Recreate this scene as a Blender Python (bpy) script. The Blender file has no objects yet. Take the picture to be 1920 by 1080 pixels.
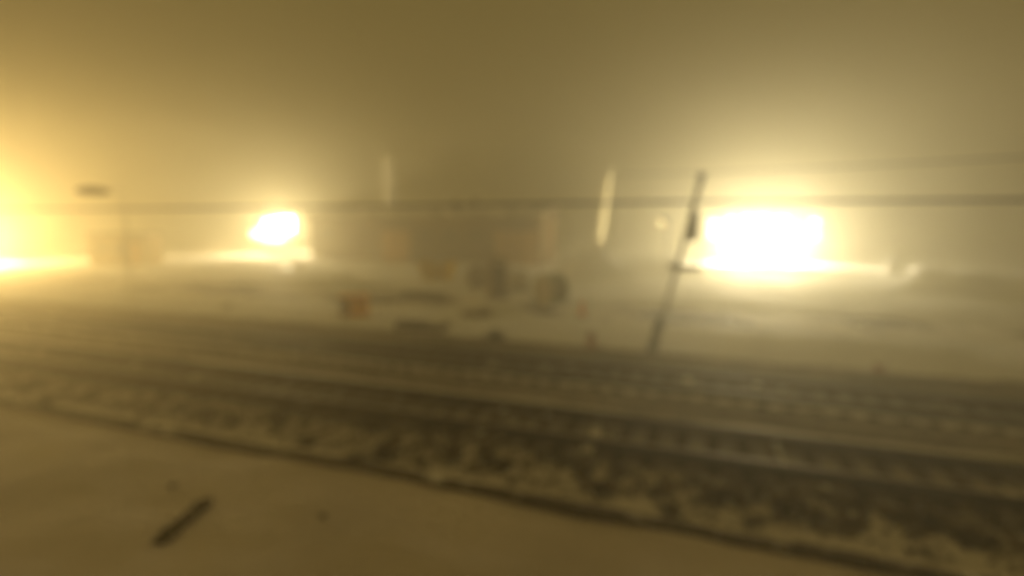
import bpy, bmesh, math, random
from mathutils import Vector, Matrix, noise

random.seed(7)
SC = bpy.context.scene
COL = SC.collection
R = math.radians

# ------------------------------------------------------------------ camera
cam_d = bpy.data.cameras.new('camera')
cam = bpy.data.objects.new('camera', cam_d)
COL.objects.link(cam)
SC.camera = cam
cam_d.sensor_width = 36.0
cam_d.lens = 18.75
cam_d.clip_start = 0.05
cam_d.clip_end = 3000
cam.location = (0, 0, 4.5)
cam.rotation_euler = (R(90 - 7.35), 0, R(20))
# the lens has focused on the wet window pane just ahead of it, so all beyond is soft
cam_d.dof.use_dof = True
cam_d.dof.focus_distance = 0.5
cam_d.dof.aperture_fstop = 1.45

# ------------------------------------------------------------------ world (night, low cloud lit by the town)
W = bpy.data.worlds.new('World')
SC.world = W
W.use_nodes = True
nt = W.node_tree
bg = nt.nodes['Background']
sky = nt.nodes.new('ShaderNodeTexSky')
sky.sky_type = 'NISHITA'
sky.sun_disc = False
sky.sun_elevation = R(-4)
sky.sun_rotation = R(200)
add = nt.nodes.new('ShaderNodeMix')
add.data_type = 'RGBA'
add.blend_type = 'ADD'
add.inputs['Factor'].default_value = 0.02
add.inputs[6].default_value = (0.133, 0.093, 0.0255, 1)
nt.links.new(sky.outputs['Color'], add.inputs[7])
nt.links.new(add.outputs[2], bg.inputs['Color'])
bg.inputs['Strength'].default_value = 1.0

SC.view_settings.view_transform = 'Standard'
SC.view_settings.look = 'None'
SC.view_settings.exposure = 0.0
SC.view_settings.gamma = 1.0
SC.cycles.use_denoising = True
SC.cycles.volume_bounces = 1
SC.cycles.max_bounces = 6
SC.cycles.use_adaptive_sampling = True
SC.cycles.adaptive_threshold = 0.02

HAZE_DENSITY = 0.018
HAZE_G = 0.74
POWER_RIGHT, POWER_MIDDLE, POWER_LEFT = 24000, 22000, 51000

# ------------------------------------------------------------------ materials
MATS = {}


def mat(name, col, rough=0.8, metal=0.0, var=0.25, scale=6.0, bump=0.0, snow=None, bscale=30.0, drift=None):
    """procedural material: noise-varied colour, optional bump, optional patchy snow cover (amount, scale)"""
    if name in MATS:
        return MATS[name]
    m = bpy.data.materials.new(name)
    m.use_nodes = True
    t = m.node_tree
    b = t.nodes['Principled BSDF']
    b.inputs['Roughness'].default_value = rough
    b.inputs['Metallic'].default_value = metal
    if not metal:
        b.inputs['Specular IOR Level'].default_value = 0.2
    tc = t.nodes.new('ShaderNodeNewGeometry')
    n = t.nodes.new('ShaderNodeTexNoise')
    n.inputs['Scale'].default_value = scale
    n.inputs['Detail'].default_value = 6
    t.links.new(tc.outputs['Position'], n.inputs['Vector'])
    r = t.nodes.new('ShaderNodeValToRGB')
    r.color_ramp.elements[0].position = 0.3
    r.color_ramp.elements[1].position = 0.7
    r.color_ramp.elements[0].color = tuple(c * (1 - var) for c in col) + (1,)
    r.color_ramp.elements[1].color = tuple(min(1, c * (1 + var)) for c in col) + (1,)
    t.links.new(n.outputs['Fac'], r.inputs['Fac'])
    out = r.outputs['Color']
    if snow:
        amount, sscale = snow
        n2 = t.nodes.new('ShaderNodeTexNoise')
        n2.inputs['Scale'].default_value = sscale
        n2.inputs['Detail'].default_value = 4
        t.links.new(tc.outputs['Position'], n2.inputs['Vector'])
        oi = t.nodes.new('ShaderNodeObjectInfo')
        ma = t.nodes.new('ShaderNodeMath')
        ma.operation = 'MULTIPLY_ADD'
        ma.inputs[1].default_value = 0.22
        ma.inputs[2].default_value = amount - 0.11
        t.links.new(oi.outputs['Random'], ma.inputs[0])
        sub = t.nodes.new('ShaderNodeMath')
        sub.operation = 'ADD'
        t.links.new(n2.outputs['Fac'], sub.inputs[0])
        t.links.new(ma.outputs[0], sub.inputs[1])
        if drift:                      # more snow has drifted up against the kerb (y0 full, y1 none, extra)
            sy = t.nodes.new('ShaderNodeSeparateXYZ')
            t.links.new(tc.outputs['Position'], sy.inputs[0])
            dm = t.nodes.new('ShaderNodeMapRange')
            dm.inputs[1].default_value = drift[0]
            dm.inputs[2].default_value = drift[1]
            dm.inputs[3].default_value = drift[2]
            dm.inputs[4].default_value = 0.0
            t.links.new(sy.outputs['Y'], dm.inputs[0])
            s2 = t.nodes.new('ShaderNodeMath')
            s2.operation = 'ADD'
            t.links.new(sub.outputs[0], s2.inputs[0])
            t.links.new(dm.outputs[0], s2.inputs[1])
            sub = s2
        # snow only lies on what faces up
        sep = t.nodes.new('ShaderNodeSeparateXYZ')
        t.links.new(tc.outputs['Normal'], sep.inputs[0])
        up = t.nodes.new('ShaderNodeMapRange')
        up.inputs[1].default_value = 0.3
        up.inputs[2].default_value = 0.8
        t.links.new(sep.outputs['Z'], up.inputs[0])
        sr = t.nodes.new('ShaderNodeMapRange')
        sr.inputs[1].default_value = 0.97
        sr.inputs[2].default_value = 1.07
        t.links.new(sub.outputs[0], sr.inputs[0])
        mu = t.nodes.new('ShaderNodeMath')
        mu.operation = 'MULTIPLY'
        t.links.new(sr.outputs[0], mu.inputs[0])
        t.links.new(up.outputs[0], mu.inputs[1])
        mx = t.nodes.new('ShaderNodeMix')
        mx.data_type = 'RGBA'
        t.links.new(mu.outputs[0], mx.inputs['Factor'])
        t.links.new(out, mx.inputs[6])
        mx.inputs[7].default_value = (0.75, 0.72, 0.66, 1)
        out = mx.outputs[2]
    t.links.new(out, b.inputs['Base Color'])
    if bump:
        n3 = t.nodes.new('ShaderNodeTexNoise')
        n3.inputs['Scale'].default_value = bscale
        n3.inputs['Detail'].default_value = 5
        t.links.new(tc.outputs['Position'], n3.inputs['Vector'])
        bp = t.nodes.new('ShaderNodeBump')
        bp.inputs['Strength'].default_value = bump
        bp.inputs['Distance'].default_value = 0.03
        t.links.new(n3.outputs['Fac'], bp.inputs['Height'])
        t.links.new(bp.outputs['Normal'], b.inputs['Normal'])
    MATS[name] = m
    return m


def emit(name, col, strength):
    m = bpy.data.materials.new(name)
    m.use_nodes = True
    b = m.node_tree.nodes['Principled BSDF']
    b.inputs['Base Color'].default_value = (0.8, 0.8, 0.8, 1)
    b.inputs['Emission Color'].default_value = col + (1,)
    b.inputs['Emission Strength'].default_value = strength
    return m


SNOW = mat('snow', (0.76, 0.755, 0.74), 0.75, var=0.05, scale=0.8, bump=0.5, bscale=9)
SNOWTOP = mat('snow_trampled', (0.665, 0.60, 0.55), 0.8, var=0.16, scale=0.35, bump=0.6, bscale=6)


def ballast_material():
    """dark ballast; thin snow streaks along the rails, thick patches against the kerb"""
    m = bpy.data.materials.new('ballast')
    m.use_nodes = True
    t = m.node_tree
    N, L = t.nodes.new, t.links.new
    b = t.nodes['Principled BSDF']
    b.inputs['Roughness'].default_value = 0.9
    geo = N('ShaderNodeNewGeometry')
    sep = N('ShaderNodeSeparateXYZ')
    L(geo.outputs['Position'], sep.inputs[0])

    def noise_tex(scale, stretch, detail=5):
        mp = N('ShaderNodeMapping')
        mp.inputs['Scale'].default_value = stretch
        L(geo.outputs['Position'], mp.inputs['Vector'])
        n = N('ShaderNodeTexNoise')
        n.inputs['Scale'].default_value = scale
        n.inputs['Detail'].default_value = detail
        L(mp.outputs[0], n.inputs['Vector'])
        return n.outputs['Fac']

    def rng(src, a, b_, c=0.0, d=1.0):
        r = N('ShaderNodeMapRange')
        for k, v in zip((1, 2, 3, 4), (a, b_, c, d)):
            r.inputs[k].default_value = v
        L(src, r.inputs[0])
        return r.outputs[0]

    def mix(f, a, b_):
        x = N('ShaderNodeMix')
        x.data_type = 'RGBA'
        L(f, x.inputs['Factor'])
        for sock, v in ((x.inputs[6], a), (x.inputs[7], b_)):
            if isinstance(v, tuple):
                sock.default_value = v + (1,)
            else:
                L(v, sock)
        return x.outputs[2]
    grit = mix(rng(noise_tex(16, (1, 1, 1)), 0.3, 0.7), (0.042, 0.026, 0.009), (0.125, 0.082, 0.034))
    patches = rng(noise_tex(2.5, (1.5, 0.75, 1), 4), 0.43, 0.55, 0.0, 0.95)
    rail_gap = None
    for ry in (10.495, 12.005, 14.795, 16.305):
        dd = N('ShaderNodeMath'); dd.operation = 'SUBTRACT'
        L(sep.outputs['Y'], dd.inputs[0]); dd.inputs[1].default_value = ry
        ab = N('ShaderNodeMath'); ab.operation = 'ABSOLUTE'
        L(dd.outputs[0], ab.inputs[0])
        if rail_gap is None:
            rail_gap = ab.outputs[0]
        else:
            mn = N('ShaderNodeMath'); mn.operation = 'MINIMUM'
            L(rail_gap, mn.inputs[0]); L(ab.outputs[0], mn.inputs[1])
            rail_gap = mn.outputs[0]
    bare = rng(rail_gap, 0.15, 0.32)
    streaks = rng(noise_tex(3.0, (0.09, 2.2, 1), 5), 0.40, 0.64, 0.0, 0.50)
    sm = N('ShaderNodeMath'); sm.operation = 'MULTIPLY'
    L(streaks, sm.inputs[0]); L(bare, sm.inputs[1])
    streaks = sm.outputs[0]
    near = rng(sep.outputs['Y'], 9.5, 10.1)
    snowc = (0.73, 0.69, 0.63)
    edge = N('ShaderNodeMath')
    edge.operation = 'MAXIMUM'
    wob = N('ShaderNodeMath')
    wob.operation = 'MULTIPLY_ADD'
    L(noise_tex(1.3, (1, 1, 1), 4), wob.inputs[0])
    wob.inputs[1].default_value = 1.2
    L(sep.outputs['Y'], wob.inputs[2])
    L(rng(wob.outputs[0], 9.15, 9.4, 0.95, 0.0), edge.inputs[0])
    L(patches, edge.inputs[1])
    col_near = mix(edge.outputs[0], grit, snowc)
    col_far = mix(streaks, grit, snowc)
    L(mix(near, col_near, col_far), b.inputs['Base Color'])
    bp = N('ShaderNodeBump')
    bp.inputs['Strength'].default_value = 0.8
    bp.inputs['Distance'].default_value = 0.03
    L(noise_tex(22, (1, 1, 1)), bp.inputs['Height'])
    L(bp.outputs[0], b.inputs['Normal'])
    return m


BALLAST = ballast_material()
GREYSNOW = mat('grey_snow', (0.27, 0.235, 0.19), 0.85, var=0.45, scale=1.1, bump=0.7, bscale=9)
STONE = mat('ballast_stone', (0.06, 0.046, 0.034), 0.9, var=0.5, scale=9, snow=(0.34, 2.5))
KERB = mat('kerb_concrete', (0.085, 0.066, 0.045), 0.9, var=0.4, scale=7, bump=0.4, snow=(0.37, 1.6))
SLEEPER = mat('sleeper_wood', (0.036, 0.022, 0.010), 0.9, var=0.45, scale=11, bump=0.5, snow=(0.36, 2.2))
RAILSIDE = mat('rail_rust', (0.035, 0.021, 0.012), 0.85, var=0.4, scale=8)
RAILHEAD = mat('rail_steel', (0.60, 0.55, 0.47), 0.45, metal=1.0, var=0.2, scale=12)
ROAD = mat('slush_road', (0.07, 0.058, 0.04), 0.7, var=0.4, scale=0.9, bump=0.5, snow=(0.45, 0.22))
WOOD = mat('dark_wood', (0.05, 0.036, 0.022), 0.9, var=0.4, scale=9, bump=0.4)
CREOSOTE = mat('creosoted_pole', (0.10, 0.084, 0.05), 0.9, var=0.4, scale=6, bump=0.4)
DARK = mat('dark_steel', (0.03, 0.027, 0.022), 0.6, var=0.3)
GREY = mat('grey_steel', (0.20, 0.19, 0.17), 0.55, var=0.25, metal=0.3)
PALE = mat('pale_concrete', (0.72, 0.70, 0.62), 0.85, var=0.12, scale=3)
ORANGE = mat('orange_paint', (0.98, 0.42, 0.002), 0.55, var=0.2, scale=4)
BROWNO = mat('dull_orange_paint', (0.62, 0.27, 0.004), 0.7, var=0.3, scale=5)
BROWND = mat('shaded_door_brown', (0.24, 0.12, 0.01), 0.7, var=0.3, scale=5)
MUSTARD = mat('mustard_paint', (0.60, 0.40, 0.004), 0.6, var=0.3, scale=3)
MUSTYELLOW = mat('yellow_paint', (0.92, 0.58, 0.004), 0.6, var=0.2, scale=3)
GREEN = mat('green_paint', (0.20, 0.23, 0.10), 0.65, var=0.3, scale=4)
BROWNGREEN = mat('brown_cabin_plastic', (0.32, 0.23, 0.12), 0.6, var=0.2, scale=3)
PLASTIC = mat('pale_plastic', (0.62, 0.56, 0.44), 0.5, var=0.1, scale=3)
RED = mat('red_orange_plastic', (0.95, 0.20, 0.04), 0.5, var=0.15)
REDP = mat('dull_red_paint', (0.36, 0.13, 0.06), 0.6, var=0.25)
REDGATE = mat('red_brown_gate', (0.42, 0.24, 0.075), 0.7, var=0.25, scale=2)
WALLB = mat('dark_brown_cladding', (0.12, 0.075, 0.03), 0.85, var=0.25, scale=1.2)
GLASS = mat('dark_window', (0.02, 0.02, 0.018), 0.1, var=0.1)
HUTM = mat('ochre_hut_paint', (0.30, 0.185, 0.04), 0.7, var=0.2, scale=2)
GRASS = mat('dead_weed', (0.045, 0.031, 0.014), 0.9, var=0.45, scale=5)


# ------------------------------------------------------------------ mesh helpers
def link(name, bm, m, parent=None, smooth=False):
    me = bpy.data.meshes.new(name)
    bm.normal_update()
    bm.to_mesh(me)
    bm.free()
    me.materials.append(m)
    if smooth:
        for p in me.polygons:
            p.use_smooth = True
    o = bpy.data.objects.new(name, me)
    COL.objects.link(o)
    if parent:
        o.parent = parent
    return o


def from_data(name, vs, fs, m, parent=None, smooth=False):
    me = bpy.data.meshes.new(name)
    me.from_pydata(vs, [], fs)
    me.materials.append(m)
    if smooth:
        me.polygons.foreach_set('use_smooth', [True] * len(me.polygons))
    o = bpy.data.objects.new(name, me)
    COL.objects.link(o)
    if parent:
        o.parent = parent
    return o


def tag(o, label=None, cat=None, group=None, kind=None):
    for k, v in (('label', label), ('category', cat), ('group', group), ('kind', kind)):
        if v:
            o[k] = v
    return o


def thing(name, label, cat, loc=(0, 0, 0), rz=0, group=None):
    o = bpy.data.objects.new(name, None)
    o.empty_display_size = 0.3
    COL.objects.link(o)
    o.location = loc
    o.rotation_euler = (0, 0, rz)
    return tag(o, label, cat, group)


def box(bm, c, s, bev=0.0, M=None):
    """box of centre c and size s"""
    r = bmesh.ops.create_cube(bm, size=1.0)
    vs = r['verts']
    for v in vs:
        v.co = Vector((v.co.x * s[0] + c[0], v.co.y * s[1] + c[1], v.co.z * s[2] + c[2]))
    if M:
        bmesh.ops.transform(bm, matrix=M, verts=vs)
    if bev:
        es = list({e for v in vs for e in v.link_edges})
        bmesh.ops.bevel(bm, geom=es, offset=bev, segments=2, profile=0.6, affect='EDGES')


def bx(name, c, s, m, parent=None, bev=0.01, M=None):
    bm = bmesh.new()
    box(bm, c, s, bev, M)
    return link(name, bm, m, parent)


def tube(bm, pts, rad, seg=10, cap=True):
    """tube along points; rad is a number or one per point"""
    pts = [Vector(p) for p in pts]
    rads = rad if isinstance(rad, (list, tuple)) else [rad] * len(pts)
    rings = []
    for i, p in enumerate(pts):
        d = (pts[min(i + 1, len(pts) - 1)] - pts[max(i - 1, 0)]).normalized()
        a = d.orthogonal().normalized() if abs(d.z) > 0.9 else d.cross(Vector((0, 0, 1))).normalized()
        b = d.cross(a)
        rings.append([bm.verts.new(p + (a * math.cos(t) + b * math.sin(t)) * rads[i])
                      for t in [2 * math.pi * k / seg for k in range(seg)]])
    for r0, r1 in zip(rings, rings[1:]):
        for k in range(seg):
            bm.faces.new((r0[k], r0[(k + 1) % seg], r1[(k + 1) % seg], r1[k]))
    if cap:
        bm.faces.new(rings[0][::-1])
        bm.faces.new(rings[-1])


def tb(name, pts, rad, m, parent=None, seg=12):
    bm = bmesh.new()
    tube(bm, pts, rad, seg)
    return link(name, bm, m, parent, smooth=False)


def lathe(name, prof, m, parent=None, seg=20, axis='z', loc=(0, 0, 0)):
    bm = bmesh.new()
    rings = []
    for r, z in prof:
        ring = []
        for k in range(seg):
            t = 2 * math.pi * k / seg
            c = (r * math.cos(t), r * math.sin(t), z) if axis == 'z' else (r * math.cos(t), z, r * math.sin(t))
            ring.append(bm.verts.new(Vector(c) + Vector(loc)))
        rings.append(ring)
    for a, b in zip(rings, rings[1:]):
        for k in range(seg):
            bm.faces.new((a[k], a[(k + 1) % seg], b[(k + 1) % seg], b[k]))
    bm.faces.new(rings[0][::-1])
    bm.faces.new(rings[-1])
    bmesh.ops.recalc_face_normals(bm, faces=bm.faces)
    return link(name, bm, m, parent)


def copy_tree(o, parent=None):
    c = o.copy()
    COL.objects.link(c)
    c.parent = parent
    for ch in [k for k in COL.objects if k.parent == o]:
        copy_tree(ch, c)
    return c


def fbm(x, y, s, oct=4, seed=0.0):
    return noise.fractal(Vector((x * s + seed, y * s - seed, seed * 1.7)), 0.8, 2.1, oct)


def sheet(name, x0, x1, y0, y1, nx, ny, zf, m, smooth=True, xf=None, yf=None):
    vs, fs = [], []
    for j in range(ny + 1):
        v = j / ny
        y = yf(v) if yf else y0 + (y1 - y0) * v
        for i in range(nx + 1):
            u = i / nx
            x = xf(u) if xf else x0 + (x1 - x0) * u
            vs.append((x, y, zf(x, y)))
    w = nx + 1
    for j in range(ny):
        for i in range(nx):
            a = j * w + i
            fs.append((a, a + 1, a + w + 1, a + w))
    return from_data(name, vs, fs, m, smooth=smooth)


def smooth01(t):
    t = max(0, min(1, t))
    return t * t * (3 - 2 * t)


# ------------------------------------------------------------------ the setting
def ground_z(x, y):
    g = 0.0
    if y > 17.6:                                   # yard beyond the tracks
        g = 0.10 * smooth01((y - 17.6) / 1.2) + 0.12 * fbm(x, y, 0.22, 4, 3.1) * smooth01((y - 17.6) / 2)
        road = smooth01((y - 22.8) / 1.2) * (1 - smooth01((y - 28.6) / 1.2))
        g = g * (1 - road) + 0.0 * road
    elif y > 7.9:
        g = -0.55                                  # below the track bed
    return g


def split_axis(lo, a, b, hi, n_in, n_out):
    """positions: coarse outside a..b, fine inside"""
    p = [lo + (a - lo) * (1 - (1 - k / n_out) ** 2) for k in range(n_out)]
    p += [a + (b - a) * k / n_in for k in range(n_in)]
    p += [b + (hi - b) * (k / n_out) ** 2 for k in range(n_out + 1)]
    return p


gx = split_axis(-520, -80, 30, 420, 260, 16)
gy = [-60, -30, -12, -6, 0, 7.9, 7.901, 17.6] + [17.6 + 0.3 * k for k in range(1, 150)] + [70, 90, 120, 170, 260, 420, 560]
g_vs, g_fs = [], []
for y in gy:
    for x in gx:
        g_vs.append((x, y, ground_z(x, y) if y > 7.9 else -0.30))
w_ = len(gx)
for j in range(len(gy) - 1):
    for i in range(w_ - 1):
        a = j * w_ + i
        g_fs.append((a, a + 1, a + w_ + 1, a + w_))
tag(from_data('ground', g_vs, g_fs, SNOW, smooth=True), kind='structure')


def apron_z(x, y):
    z = 0.05 * fbm(x, y, 0.35, 5, 1.3) + 0.015 * fbm(x, y, 1.6, 3, 5.0)
    z -= 0.04 * smooth01((y - 6.9) / 0.7) * (0.7 + fbm(x, 0, 0.5, 3, 8.0))     # thins out towards the kerb
    # old wheel rut, softened by new snow
    z -= 0.05 * math.exp(-((y - 3.4 - 0.08 * x) / 0.35) ** 2) + 0.04 * math.exp(-((y - 1.8 - 0.08 * x) / 0.35) ** 2)
    return z


tag(sheet('snowy_pavement', -48, 26, -12, 7.60, 300, 130, apron_z, SNOWTOP), kind='structure')


def bed_z(x, y):
    z = -0.20
    z += 0.035 * fbm(x, y, 1.1, 4, 2.2) + 0.03 * fbm(x, y, 4.5, 3, 6.6)
    if y < 9.6:                                    # snow drifted between the kerb and the track
        z += 0.06 * smooth01((9.6 - y) / 1.8)
    if y > 17.2:
        z += 0.28 * smooth01((y - 17.2) / 0.7)
    return z


tag(sheet('track_bed', -75, 32, 7.86, 17.95, 760, 84, bed_z, BALLAST), kind='structure')

# loose ballast stones lying proud of the bed
st_v, st_f = [], []
ICO = [(0, 0, 1), (0.9, 0, 0.3), (0.28, 0.85, 0.3), (-0.72, 0.52, 0.3), (-0.72, -0.52, 0.3), (0.28, -0.85, 0.3), (0, 0, -0.6)]
ICF = [(0, 1, 2), (0, 2, 3), (0, 3, 4), (0, 4, 5), (0, 5, 1), (6, 2, 1), (6, 3, 2), (6, 4, 3), (6, 5, 4), (6, 1, 5)]
for k in range(9000):
    x = random.uniform(-34, 9)
    y = random.choice((random.uniform(8.3, 10.3), random.uniform(10.0, 13.0), random.uniform(13.0, 17.6)))
    s = random.uniform(0.02, 0.055)
    z = bed_z(x, y) + s * 0.2
    M = Matrix.Rotation(random.uniform(0, 6.28), 3, 'Z') @ Matrix.Rotation(random.uniform(-0.5, 0.5), 3, 'X')
    b0 = len(st_v)
    for c in ICO:
        v = M @ Vector((c[0] * s * random.uniform(0.7, 1.2), c[1] * s * random.uniform(0.7, 1.2), c[2] * s))
        st_v.append((x + v.x, y + v.y, z + v.z))
    st_f += [tuple(b0 + q for q in f) for f in ICF]
stones = from_data('ballast_stones', st_v, st_f, STONE)
tag(stones, 'loose dark ballast stones scattered over the snowy track bed', 'ballast', kind='stuff')

# kerb of single stones between pavement and track bed
kerb = bpy.data.objects.new('kerb', None)
COL.objects.link(kerb)
kerb['kind'] = 'structure'
kb = bmesh.new()
box(kb, (0, 0, -0.17), (1.0, 0.24, 0.42), 0.025)
kproto = link('kerb_stone', kb, KERB, kerb)
x = -46.0
first = True
while x < 18:
    L = random.uniform(0.92, 1.06)
    o = kproto if first else kproto.copy()
    if not first:
        COL.objects.link(o)
    first = False
    o.parent = kerb
    o.scale = (L - 0.015, 1, 1)
    o.location = (x + L / 2, 7.73 + random.uniform(-0.015, 0.015), random.uniform(-0.02, 0.025))
    o.rotation_euler = (random.uniform(-0.02, 0.02), 0, random.uniform(-0.012, 0.012))
    x += L

# service road in the yard, with slush between its snow
tag(sheet('service_road', -78, 29, 23.9, 28.3, 240, 16, lambda x, y: 0.012 + 0.012 * fbm(x, y, 1.2, 3, 4.0) + 0.01, ROAD), kind='structure')


# ------------------------------------------------------------------ railway tracks
def make_track(yc, label):
    t = thing('railway_track', label, 'railway track', (0, yc, -0.13))
    t['group'] = 'pair of railway tracks'
    prof = [(-0.07, 0.0), (0.07, 0.0), (0.07, 0.012), (0.012, 0.035), (0.012, 0.118), (0.036, 0.128), (0.036, 0.158), (-0.036, 0.158), (-0.036, 0.128), (-0.012, 0.118), (-0.012, 0.035), (-0.07, 0.012)]
    for s in (-1, 1):
        bm = bmesh.new()
        ends = []
        for xx in (-74, 31):
            ends.append([bm.verts.new((xx, s * 0.755 + p[0], p[1] + 0.0)) for p in prof])
        n = len(prof)
        for k in range(n):
            bm.faces.new((ends[0][k], ends[0][(k + 1) % n], ends[1][(k + 1) % n], ends[1][k]))
        bm.faces.new(ends[0])
        bm.faces.new(ends[1][::-1])
        bmesh.ops.recalc_face_normals(bm, faces=bm.faces)
        rail = link('rail', bm, RAILSIDE, t)
        bx('rail_head', (-21.5, s * 0.755, 0.161), (105, 0.064, 0.010), RAILHEAD, rail, 0.003)
    sb = bmesh.new()
    box(sb, (0, 0, -0.075), (0.24, 2.5, 0.15), 0.015)
    sp = link('sleeper', sb, SLEEPER, t)
    n = 0
    xx = -73.5
    while xx < 30.5:
        o = sp if n == 0 else sp.copy()
        if n:
            COL.objects.link(o)
        o.parent = t
        o.location = (xx + random.uniform(-0.03, 0.03), random.uniform(-0.04, 0.04), -0.003 + random.uniform(-0.006, 0.0))
        o.rotation_euler = (0, 0, random.uniform(-0.015, 0.015))
        n += 1
        xx += 0.6
    return t


make_track(11.25, 'railway track on dark sleepers running beside the kerb and dead weeds')
make_track(15.55, 'railway track beyond the first one, running along the snowy yard')

# snow lying along the rails and between the tracks
def snow_ridge(name, y, w, h, label, seed, x0=-60, x1=28, m=SNOW):
    def zf(x, yy):
        q = (yy - y) / w
        return -0.24 + max(0, 1 - q * q) * (h + 0.09) * (0.9 + 0.3 * fbm(x, yy, 0.4, 4, seed))
    o = sheet(name, x0, x1, y - w, y + w, 420, 10, zf, m)
    return tag(o, label, 'snow')


snow_ridge('snow_ridge', 12.32, 0.13, 0.17, 'narrow ridge of snow lying against the far rail of the near track', 11.0)
snow_ridge('snow_ridge', 14.40, 0.09, 0.085, 'thin broken ridge of snow lying in front of the far track', 13.0)

snow_ridge('snow_ridge', 11.28, 0.46, -0.02, 'shallow grey snow filling the gaps between the sleepers of the near track', 19.0, m=GREYSNOW)

# ------------------------------------------------------------------ dead weeds between kerb and track
def weed_mesh(seed):
    rr = random.Random(seed)
    bm = bmesh.new()
    for k in range(46):
        a = rr.uniform(0, 6.28)
        r0 = rr.uniform(0, 0.13)
        ln = rr.uniform(0.22, 0.5)
        lean = rr.uniform(0.15, 1.0)
        p0 = Vector((r0 * math.cos(a), r0 * math.sin(a), -0.06))
        d = Vector((math.cos(a) * lean, math.sin(a) * lean, 1)).normalized()
        p1 = p0 + d * ln * 0.6
        p2 = p1 + (d + Vector((math.cos(a), math.sin(a), -0.5)) * 0.7).normalized() * ln * 0.5
        sd = Vector((-math.sin(a), math.cos(a), 0)) * rr.uniform(0.008, 0.018)
        q = [bm.verts.new(c) for c in (p0 - sd, p0 + sd, p1 + sd, p1 - sd)]
        bm.faces.new(q)
        t = bm.verts.new(p2)
        bm.faces.new((q[3], q[2], t))
    me = bpy.data.meshes.new('dead_weed')
    bm.to_mesh(me)
    bm.free()
    me.materials.append(GRASS)
    return me


WEEDS = [weed_mesh(s) for s in (1, 2, 3, 4)]
rw = random.Random(21)
n_w = 0
x = -22.0
while x < 5.5:
    dens = 0.25 + 0.75 * smooth01((x + 14) / 9)
    x += rw.uniform(0.12, 0.42) / dens
    y = rw.uniform(8.45, 9.9) if rw.random() < 0.85 else rw.uniform(8.1, 8.5)
    o = bpy.data.objects.new('dead_weed', rw.choice(WEEDS))
    COL.objects.link(o)
    s = rw.uniform(0.5, 1.05)
    o.location = (x, y, bed_z(x, y))
    o.scale = (s * rw.uniform(0.8, 1.3), s, s * rw.uniform(0.6, 1.0))
    o.rotation_euler = (0, 0, rw.uniform(0, 6.28))
    tag(o, 'clump of dark dead weeds standing in snow between kerb and track', 'weed', 'dead weeds beside the track')
    n_w += 1


# ------------------------------------------------------------------ snow heaps
def heap(loc, rx, ry, h, seed, label, group=None, rz=0.0, cat='snow pile', name='snow_pile', lump=0.5):
    bm = bmesh.new()
    seg, rings = 44, 14
    vs = []
    top = bm.verts.new((0, 0, h * (1 + 0.15 * noise.noise(Vector((seed, 0, 0))))))
    for j in range(1, rings + 1):
        q = j / rings
        ring = []
        for k in range(seg):
            a = 2 * math.pi * k / seg
            rr = q * (1 + 0.22 * noise.noise(Vector((math.cos(a) * 1.5 + seed, math.sin(a) * 1.5, seed))))
            xx, yy = rx * rr * math.cos(a), ry * rr * math.sin(a)
            z = h * (1 - q ** 1.7) * (1 + lump * fbm(xx, yy, 1.0 / max(0.5, min(rx, ry)) * 1.6, 4, seed)) - 0.12 * q * q
            ring.append(bm.verts.new((xx, yy, max(z, -0.2) if j < rings else -0.25)))
        vs.append(ring)
    for k in range(seg):
        bm.faces.new((top, vs[0][k], vs[0][(k + 1) % seg]))
    for a, b in zip(vs, vs[1:]):
        for k in range(seg):
            bm.faces.new((a[k], b[k], b[(k + 1) % seg], a[(k + 1) % seg]))
    o = link(name, bm, SNOW, None, True)
    o.location = loc
    o.rotation_euler = (0, 0, rz)
    return tag(o, label, cat, group)


heap((5.6, 50.2, 0.0), 12.0, 1.1, 0.62, 3.3, 'long low snow bank in front of the floodlight trailer', lump=0.2)
heap((14.3, 51.2, 0.0), 0.9, 0.8, 1.5, 8.3, 'narrow pointed snow heap at the end of the floodlit bank')
heap((17.4, 52.2, 0.0), 1.9, 1.0, 0.95, 9.7, 'small flat snow heap beside the narrow pointed one')
heap((15.8, 39.0, 0.0), 6.5, 1.8, 1.25, 12.1, 'long dim snow bank beside the service road', rz=-0.25)
heap((-3.9, 45.5, 0.0), 4.6, 1.6, 1.35, 14.9, 'broad snow heap under the small yellow yard lamp')
heap((-8.6, 41.0, 0.0), 3.4, 1.5, 2.2, 17.5, 'tall rounded snow heap hiding the foot of a pale pole')
heap((-62.0, 56.8, 0.0), 11.0, 2.2, 1.5, 20.2, 'long bright snow bank beside the lone floodlight')
heap((-48.3, 50.6, 0.0), 3.4, 1.0, 0.75, 36.6, 'short snow bank hiding the foot of the lone floodlight mast')
heap((-34.6, 38.2, 0.0), 1.4, 1.0, 0.6, 22.7, 'small snow heap standing behind the added glow box')
heap((-9.6, 24.0, 0.0), 2.6, 1.0, 0.45, 25.1, 'low snow heap in front of the cable drum and toilet cabin')
heap((-23.5, 30.0, 0.0), 6.0, 1.5, 0.6, 28.4, 'wide low snow bank beside the mustard skip')
heap((4.0, 21.0, 0.0), 6.5, 1.2, 0.35, 31.4, 'flat snow bank between the leaning pole and service road')

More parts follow.
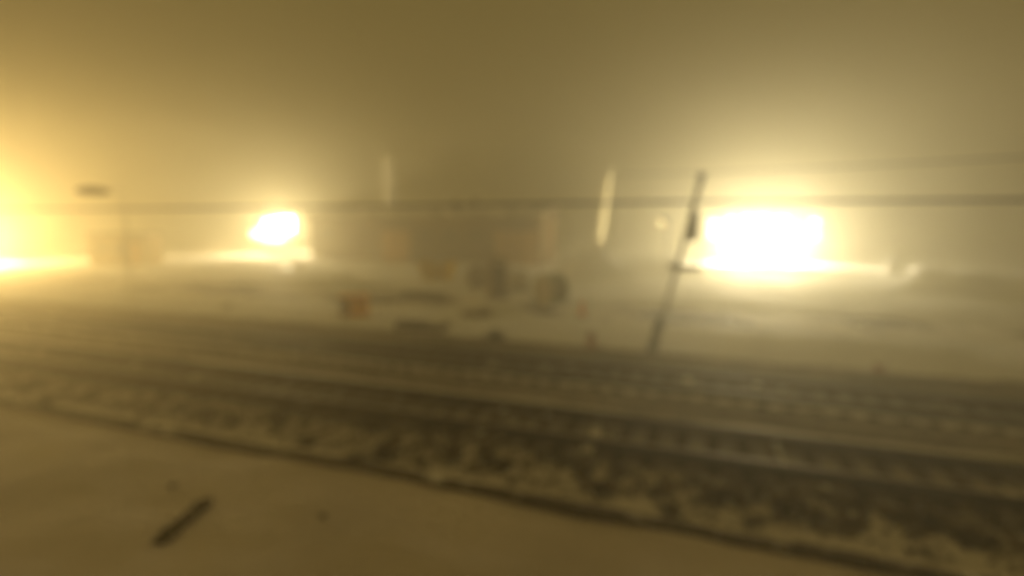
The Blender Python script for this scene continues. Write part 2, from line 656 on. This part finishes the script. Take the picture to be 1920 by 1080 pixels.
# ------------------------------------------------------------------ things in the foreground snow
pl = thing('wooden_plank', 'short dark wooden plank lying in the foreground snow', 'plank', (-7.12, 5.32, 0.06), math.atan2(0.91, -0.27))
pm = bmesh.new()
box(pm, (0, 0, 0), (1.12, 0.19, 0.07), 0.012)
for v in pm.verts:
    v.co.z += 0.01 * noise.noise(v.co * 5)
link('board', pm, WOOD, pl)
bx('cleat', (-0.33, 0, 0.052), (0.07, 0.2, 0.035), WOOD, pl, 0.006)
bx('cleat', (0.36, 0, 0.052), (0.07, 0.2, 0.035), WOOD, pl, 0.006)


def clod(loc, s, seed, label):
    bm = bmesh.new()
    bmesh.ops.create_icosphere(bm, subdivisions=3, radius=1)
    for v in bm.verts:
        n = 1 + 0.45 * noise.noise(v.co * 1.6 + Vector((seed, 0, 0)))
        v.co = Vector((v.co.x * s * n, v.co.y * s * 0.8 * n, v.co.z * s * 0.55 * n))
    o = link('dirt_clod', bm, WOOD, None, True)
    o.location = loc
    return tag(o, label, 'dirt clod')


clod((-5.31, 6.16, 0.02), 0.055, 1.0, 'small dark dirt clod lying in snow between plank and kerb')
clod((-8.32, 6.05, 0.02), 0.06, 4.0, 'tiny dark dirt clod lying in snow behind the plank')

# ------------------------------------------------------------------ leaning pole by the track
def make_pole(loc, top, label, full=True):
    t = thing('utility_pole', label, 'pole', loc)
    top = Vector(top)
    def at(z):
        return top * (z / top.z)
    tb('shaft', [(0, 0, -0.5), (0, 0, 0), at(2.5), at(4.2), top], [0.07, 0.07, 0.062, 0.08, 0.09], CREOSOTE, t)
    if full:
        tb('stub', [Vector((-0.2, -0.06, -0.4)), at(0.5) + Vector((-0.12, -0.06, 0)), at(1.25) + Vector((-0.10, -0.06, 0))], [0.13, 0.12, 0.10], CREOSOTE, t)
        for z in (0.35, 0.95):
            c = at(z)
            tb('strap', [c + Vector((-0.08, -0.03, -0.03)), c + Vector((-0.08, -0.03, 0.03))], 0.20, DARK, t, 14)
        c = at(4.28)
        b = bx('relay_box', (c.x + 0.16, c.y - 0.14, c.z), (0.32, 0.28, 0.95), DARK, t, 0.02, None)
        bx('lid', (c.x + 0.16, c.y - 0.295, c.z), (0.26, 0.03, 0.86), GREY, b, 0.008)
        c = at(2.95)
        ar = bx('cross_arm', (c.x + 0.24, c.y - 0.15, c.z), (1.0, 0.12, 0.14), CREOSOTE, t, 0.012)
        for dx in (-0.12, 0.62):
            lathe('insulator', [(0.03, 0), (0.05, 0.05), (0.035, 0.09), (0.05, 0.13), (0.02, 0.17)], DARK, ar, 12, loc=(c.x + dx, c.y - 0.15, c.z + 0.07))
    lathe('pole_cap', [(0.15, 0), (0.15, 0.06), (0.10, 0.14), (0.03, 0.20)], DARK, t, 14, loc=tuple(top))
    c = at(min(5.05, top.z - 0.3))
    br = bx('cable_bracket', (c.x, c.y - 0.17, c.z - 0.11), (0.10, 0.26, 0.08), DARK, t, 0.008)
    return t, Vector(loc) + c + Vector((0, -0.27, 0))


pole, A1 = make_pole((-1.51, 18.05, 0), (1.26, 0.33, 5.8), 'dark leaning wooden pole with relay box standing beside the far track')
poleL, A0 = make_pole((-46.0, 18.25, 0), (0.1, 0.0, 5.75), 'upright dark pole carrying the thick cable far along the track', False)
poleR, A2 = make_pole((30.0, 18.25, 0), (0.1, 0.0, 5.4), 'upright dark pole carrying the thick cable beyond the flat snow bank', False)


def cable(name, pts, rad, m, label, sag):
    out = []
    for a, b in zip(pts, pts[1:]):
        for k in range(16):
            q = k / 16
            p = a.lerp(b, q)
            p.z -= sag * 4 * q * (1 - q)
            out.append(p)
    out.append(pts[-1])
    return tag(tb(name, out, rad, m, None, 8), label, 'cable')


cable('overhead_cable', [A0, A1, A2], 0.045, DARK, 'thick dark overhead cable slung along the tracks past the leaning pole', 0.06)

# ------------------------------------------------------------------ pale poles
def pale_pole(loc, top, r, label):
    t = thing('pale_pole', label, 'pole', loc)
    top = Vector(top)
    tb('shaft', [(0, 0, -0.4), top * 0.5, top], [r * 1.2, r * 1.08, r * 0.95], PALE, t, 14)
    lathe('cap', [(r * 1.1, 0), (r * 1.1, 0.08), (r * 0.4, 0.2)], PALE, t, 14, loc=tuple(top))
    bx('bracket', (top.x, top.y - r - 0.08, top.z - 0.35), (0.12, 0.2, 0.12), GREY, t, 0.01)
    return t


pale_pole((-8.6, 43.5, 0), (1.05, 0, 8.3), 0.26, 'pale pole leaning slightly behind the tall rounded snow heap')
ch = thing('chimney_stack', 'tall thin pale chimney stack behind the dark shed roof', 'chimney', (-36.6, 57.6, 0))
tb('shaft', [(0, 0, -0.4), (-0.2, 0, 6.0), (-0.45, 0, 11.8)], [0.9, 0.82, 0.74], PALE, ch, 16)
tb('rim', [(-0.45, 0, 11.7), (-0.46, 0, 12.0)], 0.80, PALE, ch, 16)
for z in (4.0, 8.0):
    tb('band', [(-0.033 * z - 0.02, 0, z), (-0.033 * z - 0.02, 0, z + 0.12)], 0.93 - 0.015 * z, GREY, ch, 16)
tb_w = cable('overhead_wire', [Vector((-7.59, 43.2, 7.95)), Vector((12.0, 27.2, 6.95)), Vector((34.0, 10.5, 6.3))], 0.035, DARK, 'thin faint wire running from the pale pole over the service road', 0.1)
sp_, _ = make_pole((34.0, 10.75, 0), (0.0, 0.0, 6.55), 'upright dark pole holding the thin faint wire beside the near track', False)

# ------------------------------------------------------------------ long dark shed
sh = thing('storage_shed', 'long dark brown shed with patchy snowy roof and orange-brown gates in the fog', 'shed', (-28.5, 49.0, 0))
bm = bmesh.new()
box(bm, (0, 3.0, 2.3), (27.0, 6.0, 4.8), 0)
wall = link('wall', bm, WALLB, sh)
bm = bmesh.new()
pr = [(-0.5, 4.65), (-0.5, 4.85), (3.0, 5.85), (6.5, 4.85), (6.5, 4.65)]
ends = [[bm.verts.new((xx, p[0], p[1])) for p in pr] for xx in (-13.9, 13.9)]
for k in range(5):
    bm.faces.new((ends[0][k], ends[0][(k + 1) % 5], ends[1][(k + 1) % 5], ends[1][k]))
bm.faces.new(ends[0]); bm.faces.new(ends[1])
bmesh.ops.recalc_face_normals(bm, faces=bm.faces)
roof = link('roof', bm, mat('shed_roofing', (0.11, 0.085, 0.05), 0.85, snow=(0.46, 0.8)), sh)
tb('chimney', [(5.6, 2.6, 5.6), (5.6, 2.6, 6.6)], 0.24, WALLB, roof)
tb('chimney', [(3.3, 2.6, 5.6), (3.3, 2.6, 6.4)], 0.3, WALLB, roof)
for cx, w in ((11.0, 4.4), (-2.4, 3.4)):
    gate = bx('gate', (cx, -0.06, 1.75), (w, 0.10, 3.3), REDGATE, sh, 0.01)
    for k in range(6):
        bx('gate_rib', (cx - w / 2 + w * (k + 0.5) / 6, -0.135, 1.75), (0.10, 0.05, 3.2), REDGATE, gate, 0.005)
    bx('gate_track', (cx, -0.10, 3.5), (w * 1.15, 0.16, 0.14), DARK, gate, 0.005)
for cx in (-11.2, 1.2, 4.0, 6.8):
    f = bx('window', (cx, -0.04, 2.9), (1.5, 0.07, 1.0), GREY, sh, 0.008)
    for s in (-1, 1):
        bx('pane', (cx + s * 0.36, -0.078, 2.9), (0.66, 0.02, 0.86), GLASS, f, 0.003)

# ------------------------------------------------------------------ yard things
# orange equipment cabinet
cb = thing('equipment_cabinet', 'orange metal trackside cabinet with one narrow door in shade brown', 'cabinet', (-14.8, 19.9, 0.0), R(28))
bx('plinth', (0, 0, 0.06), (1.16, 0.52, 0.22), GREY, cb, 0.01)
body = bx('body', (0, 0, 0.62), (1.2, 0.56, 0.90), BROWNO, cb, 0.015)
bx('roof', (0, -0.01, 1.10), (1.28, 0.66, 0.07), ORANGE, cb, 0.015)
d1 = bx('door', (-0.40, -0.295, 0.62), (0.37, 0.03, 0.82), BROWND, cb, 0.006)  # brown puts the shade of the cabinet's left side into this door
d2 = bx('door', (0.19, -0.295, 0.62), (0.76, 0.03, 0.82), ORANGE, cb, 0.006)
d1['label'] = 'door browned as the shaded side'
d2['label'] = 'bright orange door'
for d, xx in ((d1, -0.28), (d2, -0.10)):
    bx('handle', (xx, -0.325, 0.62), (0.03, 0.03, 0.14), DARK, d, 0.004)
for k in range(4):
    bx('vent_slat', (0.25, -0.318, 0.86 + 0.045 * k), (0.34, 0.014, 0.022), BROWNO, d2, 0.002)

# mustard skip
sk = thing('waste_skip', 'mustard coloured steel skip with a lighter yellow end panel', 'skip', (-18.5, 34.9, 0.0), R(22))
bm = bmesh.new()
lo = [(-0.95, -0.7), (0.95, -0.7), (0.95, 0.7), (-0.95, 0.7)]
hi = [(-1.35, -0.82), (1.35, -0.82), (1.35, 0.82), (-1.35, 0.82)]
a = [bm.verts.new((p[0], p[1], 0.08)) for p in lo]
b = [bm.verts.new((p[0], p[1], 1.38)) for p in hi]
c = [bm.verts.new((p[0] * 0.96, p[1] * 0.94, 1.38)) for p in hi]
d = [bm.verts.new((p[0] * 0.96, p[1] * 0.94, 0.16)) for p in lo]
for q in range(4):
    r_ = (q + 1) % 4
    bm.faces.new((a[q], a[r_], b[r_], b[q]))
    bm.faces.new((b[q], b[r_], c[r_], c[q]))
    bm.faces.new((c[q], c[r_], d[r_], d[q]))
bm.faces.new(a[::-1]); bm.faces.new(d)
bmesh.ops.recalc_face_normals(bm, faces=bm.faces)
link('body', bm, MUSTARD, sk)
for yy in (-0.84, 0.84):
    bx('rim', (0, yy, 1.37), (2.76, 0.09, 0.10), MUSTARD, sk, 0.01)
for xx in (-1.37, 1.37):
    bx('rim', (xx, 0, 1.372), (0.09, 1.58, 0.096), MUSTARD, sk, 0.01)
for xx in (-0.8, -0.27, 0.27):
    bx('rib', (xx, -0.80, 0.76), (0.10, 0.10, 1.15), MUSTARD, sk, 0.008, Matrix.Identity(4))
ep = bx('end_panel', (0.92, -0.83, 0.80), (0.62, 0.10, 1.05), MUSTYELLOW, sk, 0.008)  # lighter yellow than the skip body
for yy in (-0.9, 0.9):
    for xx in (-0.55, 0.55):
        tb('lifting_lug', [(xx, yy, 1.1), (xx, yy + math.copysign(0.16, yy), 1.1)], 0.06, DARK, sk, 10)
hs = heap((-18.5, 34.9, 1.25), 1.1, 0.62, 0.24, 41.0, 'snow heaped inside the mustard skip', rz=R(22))


# stacks of old sleepers
def stack(loc, rz, rows, L, label):
    t = thing('sleeper_stack', label, 'sleeper stack', loc, rz, 'stacks of old sleepers')
    z = 0.0
    for j, n in enumerate(rows):
        for k in range(n):
            bm = bmesh.new()
            box(bm, (random.uniform(-0.08, 0.08), (k - (n - 1) / 2) * 0.29, z + 0.075), (L * random.uniform(0.94, 1.0), 0.25, 0.15), 0.012)
            link('sleeper', bm, SLEEPER2, t)
        z += 0.155
    return t


SLEEPER2 = mat('old_sleeper_wood', (0.08, 0.057, 0.033), 0.9, var=0.4, scale=9, bump=0.5, snow=(0.52, 1.6))
stack((-10.75, 18.75, 0.05), R(6), (3, 2), 2.2, 'low stack of dark old sleepers beside the far track')
stack((-14.6, 25.9, 0.03), R(5), (4, 3, 2), 2.6, 'higher stack of dark old sleepers out by the service road')

# toilet cabin
tc_ = thing('toilet_cabin', 'dark brown portable toilet cabin with snow on its roof', 'toilet cabin', (-11.3, 28.6, 0.02), R(24))
bx('base', (0, 0, 0.06), (1.16, 1.16, 0.14), DARK, tc_, 0.01)
bx('wall', (0, 0, 1.12), (1.08, 1.08, 1.98), BROWNGREEN, tc_, 0.03)
dr = bx('door', (0.02, -0.56, 1.06), (0.72, 0.04, 1.78), mat('door_brown', (0.09, 0.07, 0.04), 0.6), tc_, 0.01)
bx('handle', (0.28, -0.60, 1.05), (0.05, 0.04, 0.16), GREY, dr, 0.006)
for k in range(4):
    bx('vent_slat', (0.02, -0.586, 1.62 + 0.06 * k), (0.5, 0.012, 0.03), DARK, dr, 0.002)
rf = lathe('roof', [(0.80, 0.0), (0.80, 0.05), (0.55, 0.16), (0.2, 0.24), (0.02, 0.26)], BROWNGREEN, tc_, 4, loc=(0, 0, 2.11))
for v in rf.data.vertices:
    x0, y0 = v.co.x, v.co.y
    v.co.x, v.co.y = (x0 - y0) * 0.7071, (x0 + y0) * 0.7071
heap((-11.3, 28.6, 2.20), 0.62, 0.60, 0.24, 44.0, 'cap of snow on the roof of the toilet cabin')

# pale water tank in a cage
wt = thing('water_tank', 'pale square plastic water tank in a steel cage on a pallet', 'water tank', (-11.0, 31.4, 0.02), R(18))
for yy in (-0.5, 0, 0.5):
    bx('pallet_runner', (0, yy, 0.07), (1.2, 0.12, 0.13), WOOD, wt, 0.006)
bx('pallet_deck', (0, 0, 0.155), (1.22, 1.16, 0.035), WOOD, wt, 0.004)
tk = bx('tank', (0, 0, 0.72), (1.12, 1.04, 1.05), PLASTIC, wt, 0.10)
lathe('filler_cap', [(0.13, 0), (0.13, 0.05), (0.10, 0.07)], DARK, tk, 16, loc=(0, 0, 1.24))
for yy in (-0.56, 0.56):
    for z in (0.30, 0.62, 0.94, 1.22):
        bx('cage_bar', (0, yy, z), (1.2, 0.02, 0.02), GREY, wt, 0)
    for xx in (-0.58, -0.2, 0.2, 0.58):
        bx('cage_bar', (xx, yy * 1.035, 0.72), (0.02, 0.02, 1.12), GREY, wt, 0)

# cable drum
dr_ = thing('cable_drum', 'green wooden cable drum standing on its rims in the yard', 'cable drum', (-7.55, 26.6, 0.86), R(-28))
for s in (-1, 1):
    fl = lathe('flange', [(0.86, -0.035), (0.86, 0.035)], GREEN, dr_, 30, 'y', (0, s * 0.46, 0))
    for k in range(5):
        z = -0.62 + 0.31 * k
        w = 2 * math.sqrt(0.82 ** 2 - (abs(z) + 0.13) ** 2)
        bx('plank', (0, s * 0.505, z), (w * 0.8, 0.02, 0.28), mat('drum_boards', (0.56, 0.46, 0.30), 0.85), fl, 0.004)
    lathe('hub_plate', [(0.14, -0.02), (0.14, 0.02)], DARK, dr_, 16, 'y', (0, s * 0.535, 0))
lathe('cable_winding', [(0.52, -0.42), (0.55, -0.3), (0.53, -0.1), (0.55, 0.1), (0.53, 0.3), (0.52, 0.42)], mat('pale_cable', (0.30, 0.25, 0.16), 0.7), dr_, 26, 'y')


# pallets, a tarpaulin-covered pile and an added glow box
def pallets(loc, rz, n, label):
    t = thing('pallet_stack', label, 'pallet stack', loc, rz)
    z = 0.0
    for k in range(n):
        dx = random.uniform(-0.04, 0.04)
        for yy in (-0.34, 0, 0.34):
            bx('runner', (dx, yy, z + 0.05), (1.2, 0.10, 0.10), PWOOD, t, 0.004)
        for q in range(6):
            bx('deck_board', (dx - 0.53 + q * 0.212, 0, z + 0.113), (0.12, 0.8, 0.024), PWOOD, t, 0.003)
        z += 0.127
    return t


PWOOD = mat('pallet_wood', (0.19, 0.14, 0.08), 0.9, var=0.35, scale=5, snow=(0.52, 1.5))
pallets((-13.6, 31.2, 0.04), R(15), 6, 'stack of weathered wooden pallets between the skip and toilet cabin')
pallets((-9.9, 22.4, 0.08), R(40), 2, 'pair of snowy pallets lying behind the low sleeper stack')
tp = thing('covered_pile', 'low brown pile under a tarpaulin behind the pallet stack', 'pile', (-15.6, 36.5, 0.0), R(12))
bm = bmesh.new()
bmesh.ops.create_grid(bm, x_segments=22, y_segments=14, size=1)
for v in bm.verts:
    x_, y_ = v.co.x, v.co.y
    q = min(1, (1 - abs(x_) ** 5) * (1 - abs(y_) ** 4) * 1.3)
    v.co = Vector((x_ * 1.25, y_ * 0.8, 1.05 * q * (0.9 + 0.18 * noise.noise(Vector((x_ * 2.5, y_ * 2.5, 1)))) - 0.03))
link('tarpaulin', bm, mat('brown_tarpaulin', (0.17, 0.115, 0.06), 0.7, var=0.2, scale=3, bump=0.5, snow=(0.36, 1.2)), tp, True)
for yy in (-0.45, 0.45):
    tb('rope', [(-1.29, yy, 0.0), (-1.1, yy, 0.98), (0, yy, 1.13), (1.1, yy, 0.98), (1.29, yy, 0.0)], 0.02, DARK, tp, 6)

wl = thing('added_glow_box', 'added glowing box standing in for a lamplit snow heap below the lone floodlight', 'glow box', (-34.0, 36.6, 0.05), R(40))
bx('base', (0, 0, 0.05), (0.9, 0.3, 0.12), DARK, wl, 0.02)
bx('glow_block', (0, 0, 0.28), (0.8, 0.22, 0.30), emit('lit_heap_glow', (1.0, 0.85, 0.52), 2.2), wl, 0.05)  # glow added to stand in for a lamplit snow heap
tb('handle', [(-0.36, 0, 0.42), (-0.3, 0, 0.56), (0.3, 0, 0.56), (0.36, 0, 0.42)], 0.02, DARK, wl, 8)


# cones and markers
def cone(loc, s, m, label):
    t = thing('traffic_cone', label, 'traffic cone', loc)
    bx('base', (0, 0, 0.02), (0.42 * s, 0.42 * s, 0.05), DARK, t, 0.012)
    b = lathe('cone', [(0.17 * s, 0.04), (0.13 * s, 0.26 * s), (0.085 * s, 0.5 * s), (0.045 * s, 0.74 * s), (0.03 * s, 0.76 * s)], m, t, 18)
    lathe('band', [(0.124 * s, 0.31 * s), (0.101 * s, 0.44 * s)], PLASTIC, b, 18)
    return t


cone((-5.3, 24.1, 0.03), 0.95, RED, 'orange traffic cone standing at the edge of the service road')


def marker(loc, h, label):
    t = thing('marker_post', label, 'marker post', loc)
    bx('foot', (0, 0, 0.02), (0.5, 0.3, 0.14), REDP, t, 0.02)
    tb('post', [(0, 0, 0.05), (0, 0, h)], 0.07, REDP, t, 10)
    bx('plate', (0, -0.085, h - 0.14), (0.30, 0.03, 0.24), REDP, t, 0.008)
    return t


marker((-3.6, 18.0, 0.05), 0.55, 'dull red marker post by the far track, beside the leaning pole')
marker((4.9, 18.0, -0.05), 0.3, 'short dull red marker post at the yard edge, away from the pole')

# dead bush at the edge of the far track
bm = bmesh.new()
rb = random.Random(5)
for k in range(70):
    a = rb.uniform(0, 6.28)
    e = rb.uniform(0.3, 1.4)
    l = rb.uniform(0.3, 0.62)
    d = Vector((math.cos(a) * math.cos(e), math.sin(a) * math.cos(e), math.sin(e)))
    p = Vector((rb.uniform(-0.25, 0.25), rb.uniform(-0.12, 0.12), -0.05))
    tube(bm, [p, p + d * l * 0.6, p + d * l + Vector((0, 0, -0.06))], [0.016, 0.011, 0.005], 4)
bush = link('dead_bush', bm, GRASS)
bush.location = (-7.2, 18.0, 0.08)
tag(bush, 'dark leafless bush at the yard edge of the far track', 'bush')
b2 = bush.copy()
COL.objects.link(b2)
b2.location = (-22.4, 19.9, 0.05)
b2.scale = (0.8, 0.8, 0.8)
b2['label'] = 'small leafless bush in the snow between orange cabinet and street lamp'

# site hut
ht = thing('site_hut', 'ochre site hut silhouetted beside the golden floodlight', 'hut', (-53.0, 36.0, 0), R(20))
bx('wall', (0, 0, 1.55), (5.4, 2.4, 2.9), HUTM, ht, 0.03)
bx('roof', (0, 0, 3.08), (5.7, 2.7, 0.16), DARK, ht, 0.02)
hd = bx('door', (1.7, -1.215, 1.2), (0.95, 0.05, 2.05), BROWNO, ht, 0.01)
bx('handle', (1.35, -1.26, 1.2), (0.05, 0.05, 0.16), GREY, hd, 0.005)
for cx in (-1.5, 0.2):
    f = bx('window', (cx, -1.215, 1.75), (1.1, 0.06, 0.9), GREY, ht, 0.008)
    bx('pane', (cx, -1.25, 1.75), (0.95, 0.02, 0.76), GLASS, f, 0.003)
for xx in (-2.4, 0, 2.4):
    bx('skid', (xx, 0, 0.05), (0.2, 2.3, 0.12), DARK, ht, 0.01)

# unlit street lamp
sl = thing('street_lamp', 'unlit street lamp with dark wide head on a pale post', 'street lamp', (-27.6, 18.8, 0))
tb('post', [(0, 0, -0.3), (0, 0, 3.0), (0, 0, 5.4), (-0.2, 0, 5.95), (-0.6, 0, 6.12)], [0.055, 0.05, 0.045, 0.04, 0.04], PALE, sl)
tb('arm', [(-0.57, 0, 6.11), (-1.6, 0, 6.08)], 0.04, PALE, sl)
hl = lathe('lamp_head', [(0.02, -0.20), (0.55, -0.18), (0.74, -0.06), (0.70, 0.05), (0.38, 0.17), (0.05, 0.22)], DARK, sl, 24, loc=(-2.2, 0, 5.97))
lathe('lens', [(0.46, -0.235), (0.50, -0.185)], GLASS, hl, 20, loc=(-2.2, 0, 5.97))


# ------------------------------------------------------------------ lit lamps
def lamp_light(name, parent, loc, power, col, rad=0.25):
    ld = bpy.data.lights.new(name, 'POINT')
    ld.energy = power
    ld.color = col
    ld.shadow_soft_size = rad
    o = bpy.data.objects.new(name, ld)
    COL.objects.link(o)
    o.parent = parent
    o.location = loc
    return o


def flood_head(parent, c, s, em):
    """one floodlight head: housing, bezel, glowing lens, looking along -y"""
    h = bx('lamp_head', (c[0], c[1] + 0.10, c[2]), (s[0] + 0.08, 0.16, s[1] + 0.08), DARK, parent, 0.02)
    bx('lens', (c[0], c[1] + 0.005, c[2]), (s[0], 0.03, s[1]), em, h, 0.005)
    bx('visor', (c[0], c[1] - 0.06, c[2] + s[1] / 2 + 0.06), (s[0] + 0.08, 0.2, 0.02), DARK, h, 0.0)
    for q in (-1, 1):
        bx('yoke', (c[0] + q * (s[0] / 2 + 0.06), c[1] + 0.14, c[2] - 0.12), (0.03, 0.05, s[1] + 0.2), GREY, h, 0.0)
    return h


WHITE_L = (1.0, 0.855, 0.57)
GOLD_L = (1.0, 0.69, 0.28)
EM_R = emit('white_flood_glow', (1.0, 0.90, 0.62), 30)
EM_D = emit('glare_edge_glow', (1.0, 0.88, 0.58), 3.5)  # dim lenses added to soften and fill out the lamp glare
EM_M = emit('warm_flood_glow', (1.0, 0.88, 0.58), 30)
EM_L = emit('golden_flood_glow', (1.0, 0.80, 0.38), 30)
EM_S = emit('small_yellow_glow', (1.0, 0.72, 0.28), 1.0)

# right: floodlight trailer with two rows of heads
ft = thing('floodlight_trailer', 'floodlight trailer with two rows of blazing white lamps', 'light tower', (5.15, 57.8, 0), R(5))
bx('chassis', (0, 0.3, 0.55), (3.4, 1.5, 0.22), GREY, ft, 0.02)
bx('generator_box', (0.1, 0.35, 1.05), (2.0, 1.2, 0.8), MUSTARD, ft, 0.04)
for s in (-1, 1):
    wh = lathe('wheel', [(0.20, -0.1), (0.34, -0.1), (0.36, 0.0), (0.34, 0.1), (0.20, 0.1)], DARK, ft, 20, 'y', (0.1, 0.3 + s * 0.86, 0.36))
    lathe('rim', [(0.19, -0.11), (0.19, 0.11)], GREY, wh, 14, 'y', (0.1, 0.3 + s * 0.86, 0.36))
    tb('outrigger', [(s * 1.6, 0.3, 0.55), (s * 2.1, 0.3, 0.5), (s * 2.1, 0.3, -0.05)], 0.05, GREY, ft, 8)
tb('mast', [(0, 0.35, 1.4), (0, 0.35, 4.6)], 0.09, GREY, ft)
for z in (1.85, 3.1, 4.35):
    bx('crossbar', (0, 0.25, z), (10.2, 0.09, 0.09), GREY, ft, 0.008)
rf_ = random.Random(3)
for i in range(7):
    for k, z in enumerate((1.75, 3.0, 4.25)):
        outer = abs(i - 3) + abs(k - 1) * 1.2 > 2.9
        if outer and rf_.random() < 0.3:
            continue
        flood_head(ft, ((i - 3) * 1.5 + rf_.uniform(-0.15, 0.15), 0.0, z + rf_.uniform(-0.12, 0.12)), (0.95, 0.7), EM_D if outer else EM_R)
for i in (-1, 1):
    lamp_light('floodlight_beam', ft, (i * 1.9, -0.6, 2.25), POWER_RIGHT / 2, WHITE_L)

# middle: lone floodlight on a mast
fm = thing('floodlight_mast', 'lone floodlight mast blazing beside the long bright snow bank', 'light tower', (-51.3, 54.0, 0), R(35))
bx('footing', (0, 0.15, 0.12), (0.9, 0.9, 0.4), PALE, fm, 0.03)
tb('mast', [(0, 0.15, 0.3), (0, 0.15, 4.7)], [0.11, 0.08], GREY, fm)
for hx, hz, w, e in ((1.3, 4.35, 1.2, EM_M), (0.0, 4.05, 1.1, EM_M), (1.3, 3.35, 1.1, EM_M), (0.0, 3.1, 1.1, EM_M), (-1.35, 3.0, 1.1, EM_M), (-2.7, 2.7, 1.0, EM_D), (-1.2, 4.0, 0.9, EM_D), (0.0, 2.2, 1.1, EM_D), (-1.4, 2.1, 1.1, EM_D)):  # the dim heads are added only to spread the glare
    flood_head(fm, (hx, -0.05, hz), (w, 0.75), e)
for hx, hz, m_ in ((-0.7, 2.15, 2.6), (-0.6, 3.05, 5.2), (0.3, 4.15, 3.6)):
    bx('lamp_rail', (hx, 0.13, hz), (m_, 0.06, 0.06), GREY, fm, 0.006)
lamp_light('floodlight_beam', fm, (0.3, -0.8, 3.7), POWER_MIDDLE * 0.55, (1.0, 0.80, 0.45))
mb = lamp_light('floodlight_side_beam', fm, (-0.9, -0.7, 3.5), POWER_MIDDLE * 0.45, (1.0, 0.80, 0.45))
mb.data.type = 'SPOT'
mb.data.spot_size = R(180)
mb.data.spot_blend = 1.0
mb.rotation_euler = (Matrix.Rotation(-R(35), 3, 'Z') @ Vector((-0.75, -0.55, -0.05))).to_track_quat('-Z', 'Y').to_euler()

# left: golden floodlights by the hut
fl_ = thing('golden_floodlight', 'golden floodlight stand glaring beside the ochre hut', 'light tower', (-69.5, 30.5, 0), R(55))
tb('mast', [(0, 0.2, -0.2), (0, 0.2, 3.7)], 0.08, GREY, fl_)
for k in range(3):
    a = 2 * math.pi * k / 3 + 0.4
    tb('leg', [(0, 0.2, 1.1), (0.9 * math.cos(a), 0.2 + 0.9 * math.sin(a), -0.05)], 0.04, GREY, fl_, 8)
bx('crossbar', (0, 0.16, 2.85), (2.6, 0.08, 0.08), GREY, fl_, 0.008)
for i in (-1, 0, 1):
    for z in (2.5, 3.3):
        flood_head(fl_, (i * 0.95, 0.0, z), (0.8, 0.5), EM_L)
lamp_light('floodlight_beam', fl_, (0, -0.7, 2.9), POWER_LEFT, GOLD_L)

# small yellow yard lamp lighting the pale pole and the heap below it
yl = thing('yard_lamp', 'small dim yellow yard lamp turned towards the pale pole', 'yard lamp', (-2.75, 41.0, 0))
tb('post', [(0, 0, -0.3), (0, 0, 4.6)], 0.05, GREY, yl)
hd_ = lathe('lamp_hood', [(0.40, 0.0), (0.36, 0.16), (0.22, 0.30), (0.06, 0.36)], GREY, yl, 18)
hd_.location = (-0.28, 0, 4.35)
hd_.rotation_euler = (0, R(42), 0)
gl_ = lathe('globe', [(0.10, -0.46), (0.27, -0.30), (0.34, 0.0), (0.30, 0.06)], EM_S, hd_, 18)
ld = bpy.data.lights.new('yard_lamp_beam', 'SPOT')
ld.energy = 9000
ld.color = (1.0, 0.76, 0.34)
ld.spot_size = R(95)
ld.spot_blend = 0.6
ld.shadow_soft_size = 0.12
lo_ = bpy.data.objects.new('yard_lamp_beam', ld)
COL.objects.link(lo_)
lo_.parent = yl
lo_.location = (-0.55, -0.15, 4.1)
lo_.rotation_euler = Vector((-5.0, 1.6, 2.4)).to_track_quat('-Z', 'Y').to_euler()

# ------------------------------------------------------------------ haze
hm = bpy.data.materials.new('fog')
hm.use_nodes = True
t = hm.node_tree
for n in list(t.nodes):
    if n.type != 'OUTPUT_MATERIAL':
        t.nodes.remove(n)
pv = t.nodes.new('ShaderNodeVolumePrincipled')
pv.inputs['Color'].default_value = (0.95, 0.905, 0.70, 1)
pv.inputs['Density'].default_value = HAZE_DENSITY
pv.inputs['Anisotropy'].default_value = HAZE_G
t.links.new(pv.outputs['Volume'], t.nodes['Material Output'].inputs['Volume'])
bm = bmesh.new()
box(bm, (-50, 250, 6.25), (1000, 660, 15.5))
hz = link('haze', bm, hm)
tag(hz, 'thin snowy night fog filling the whole yard', 'fog', kind='stuff')
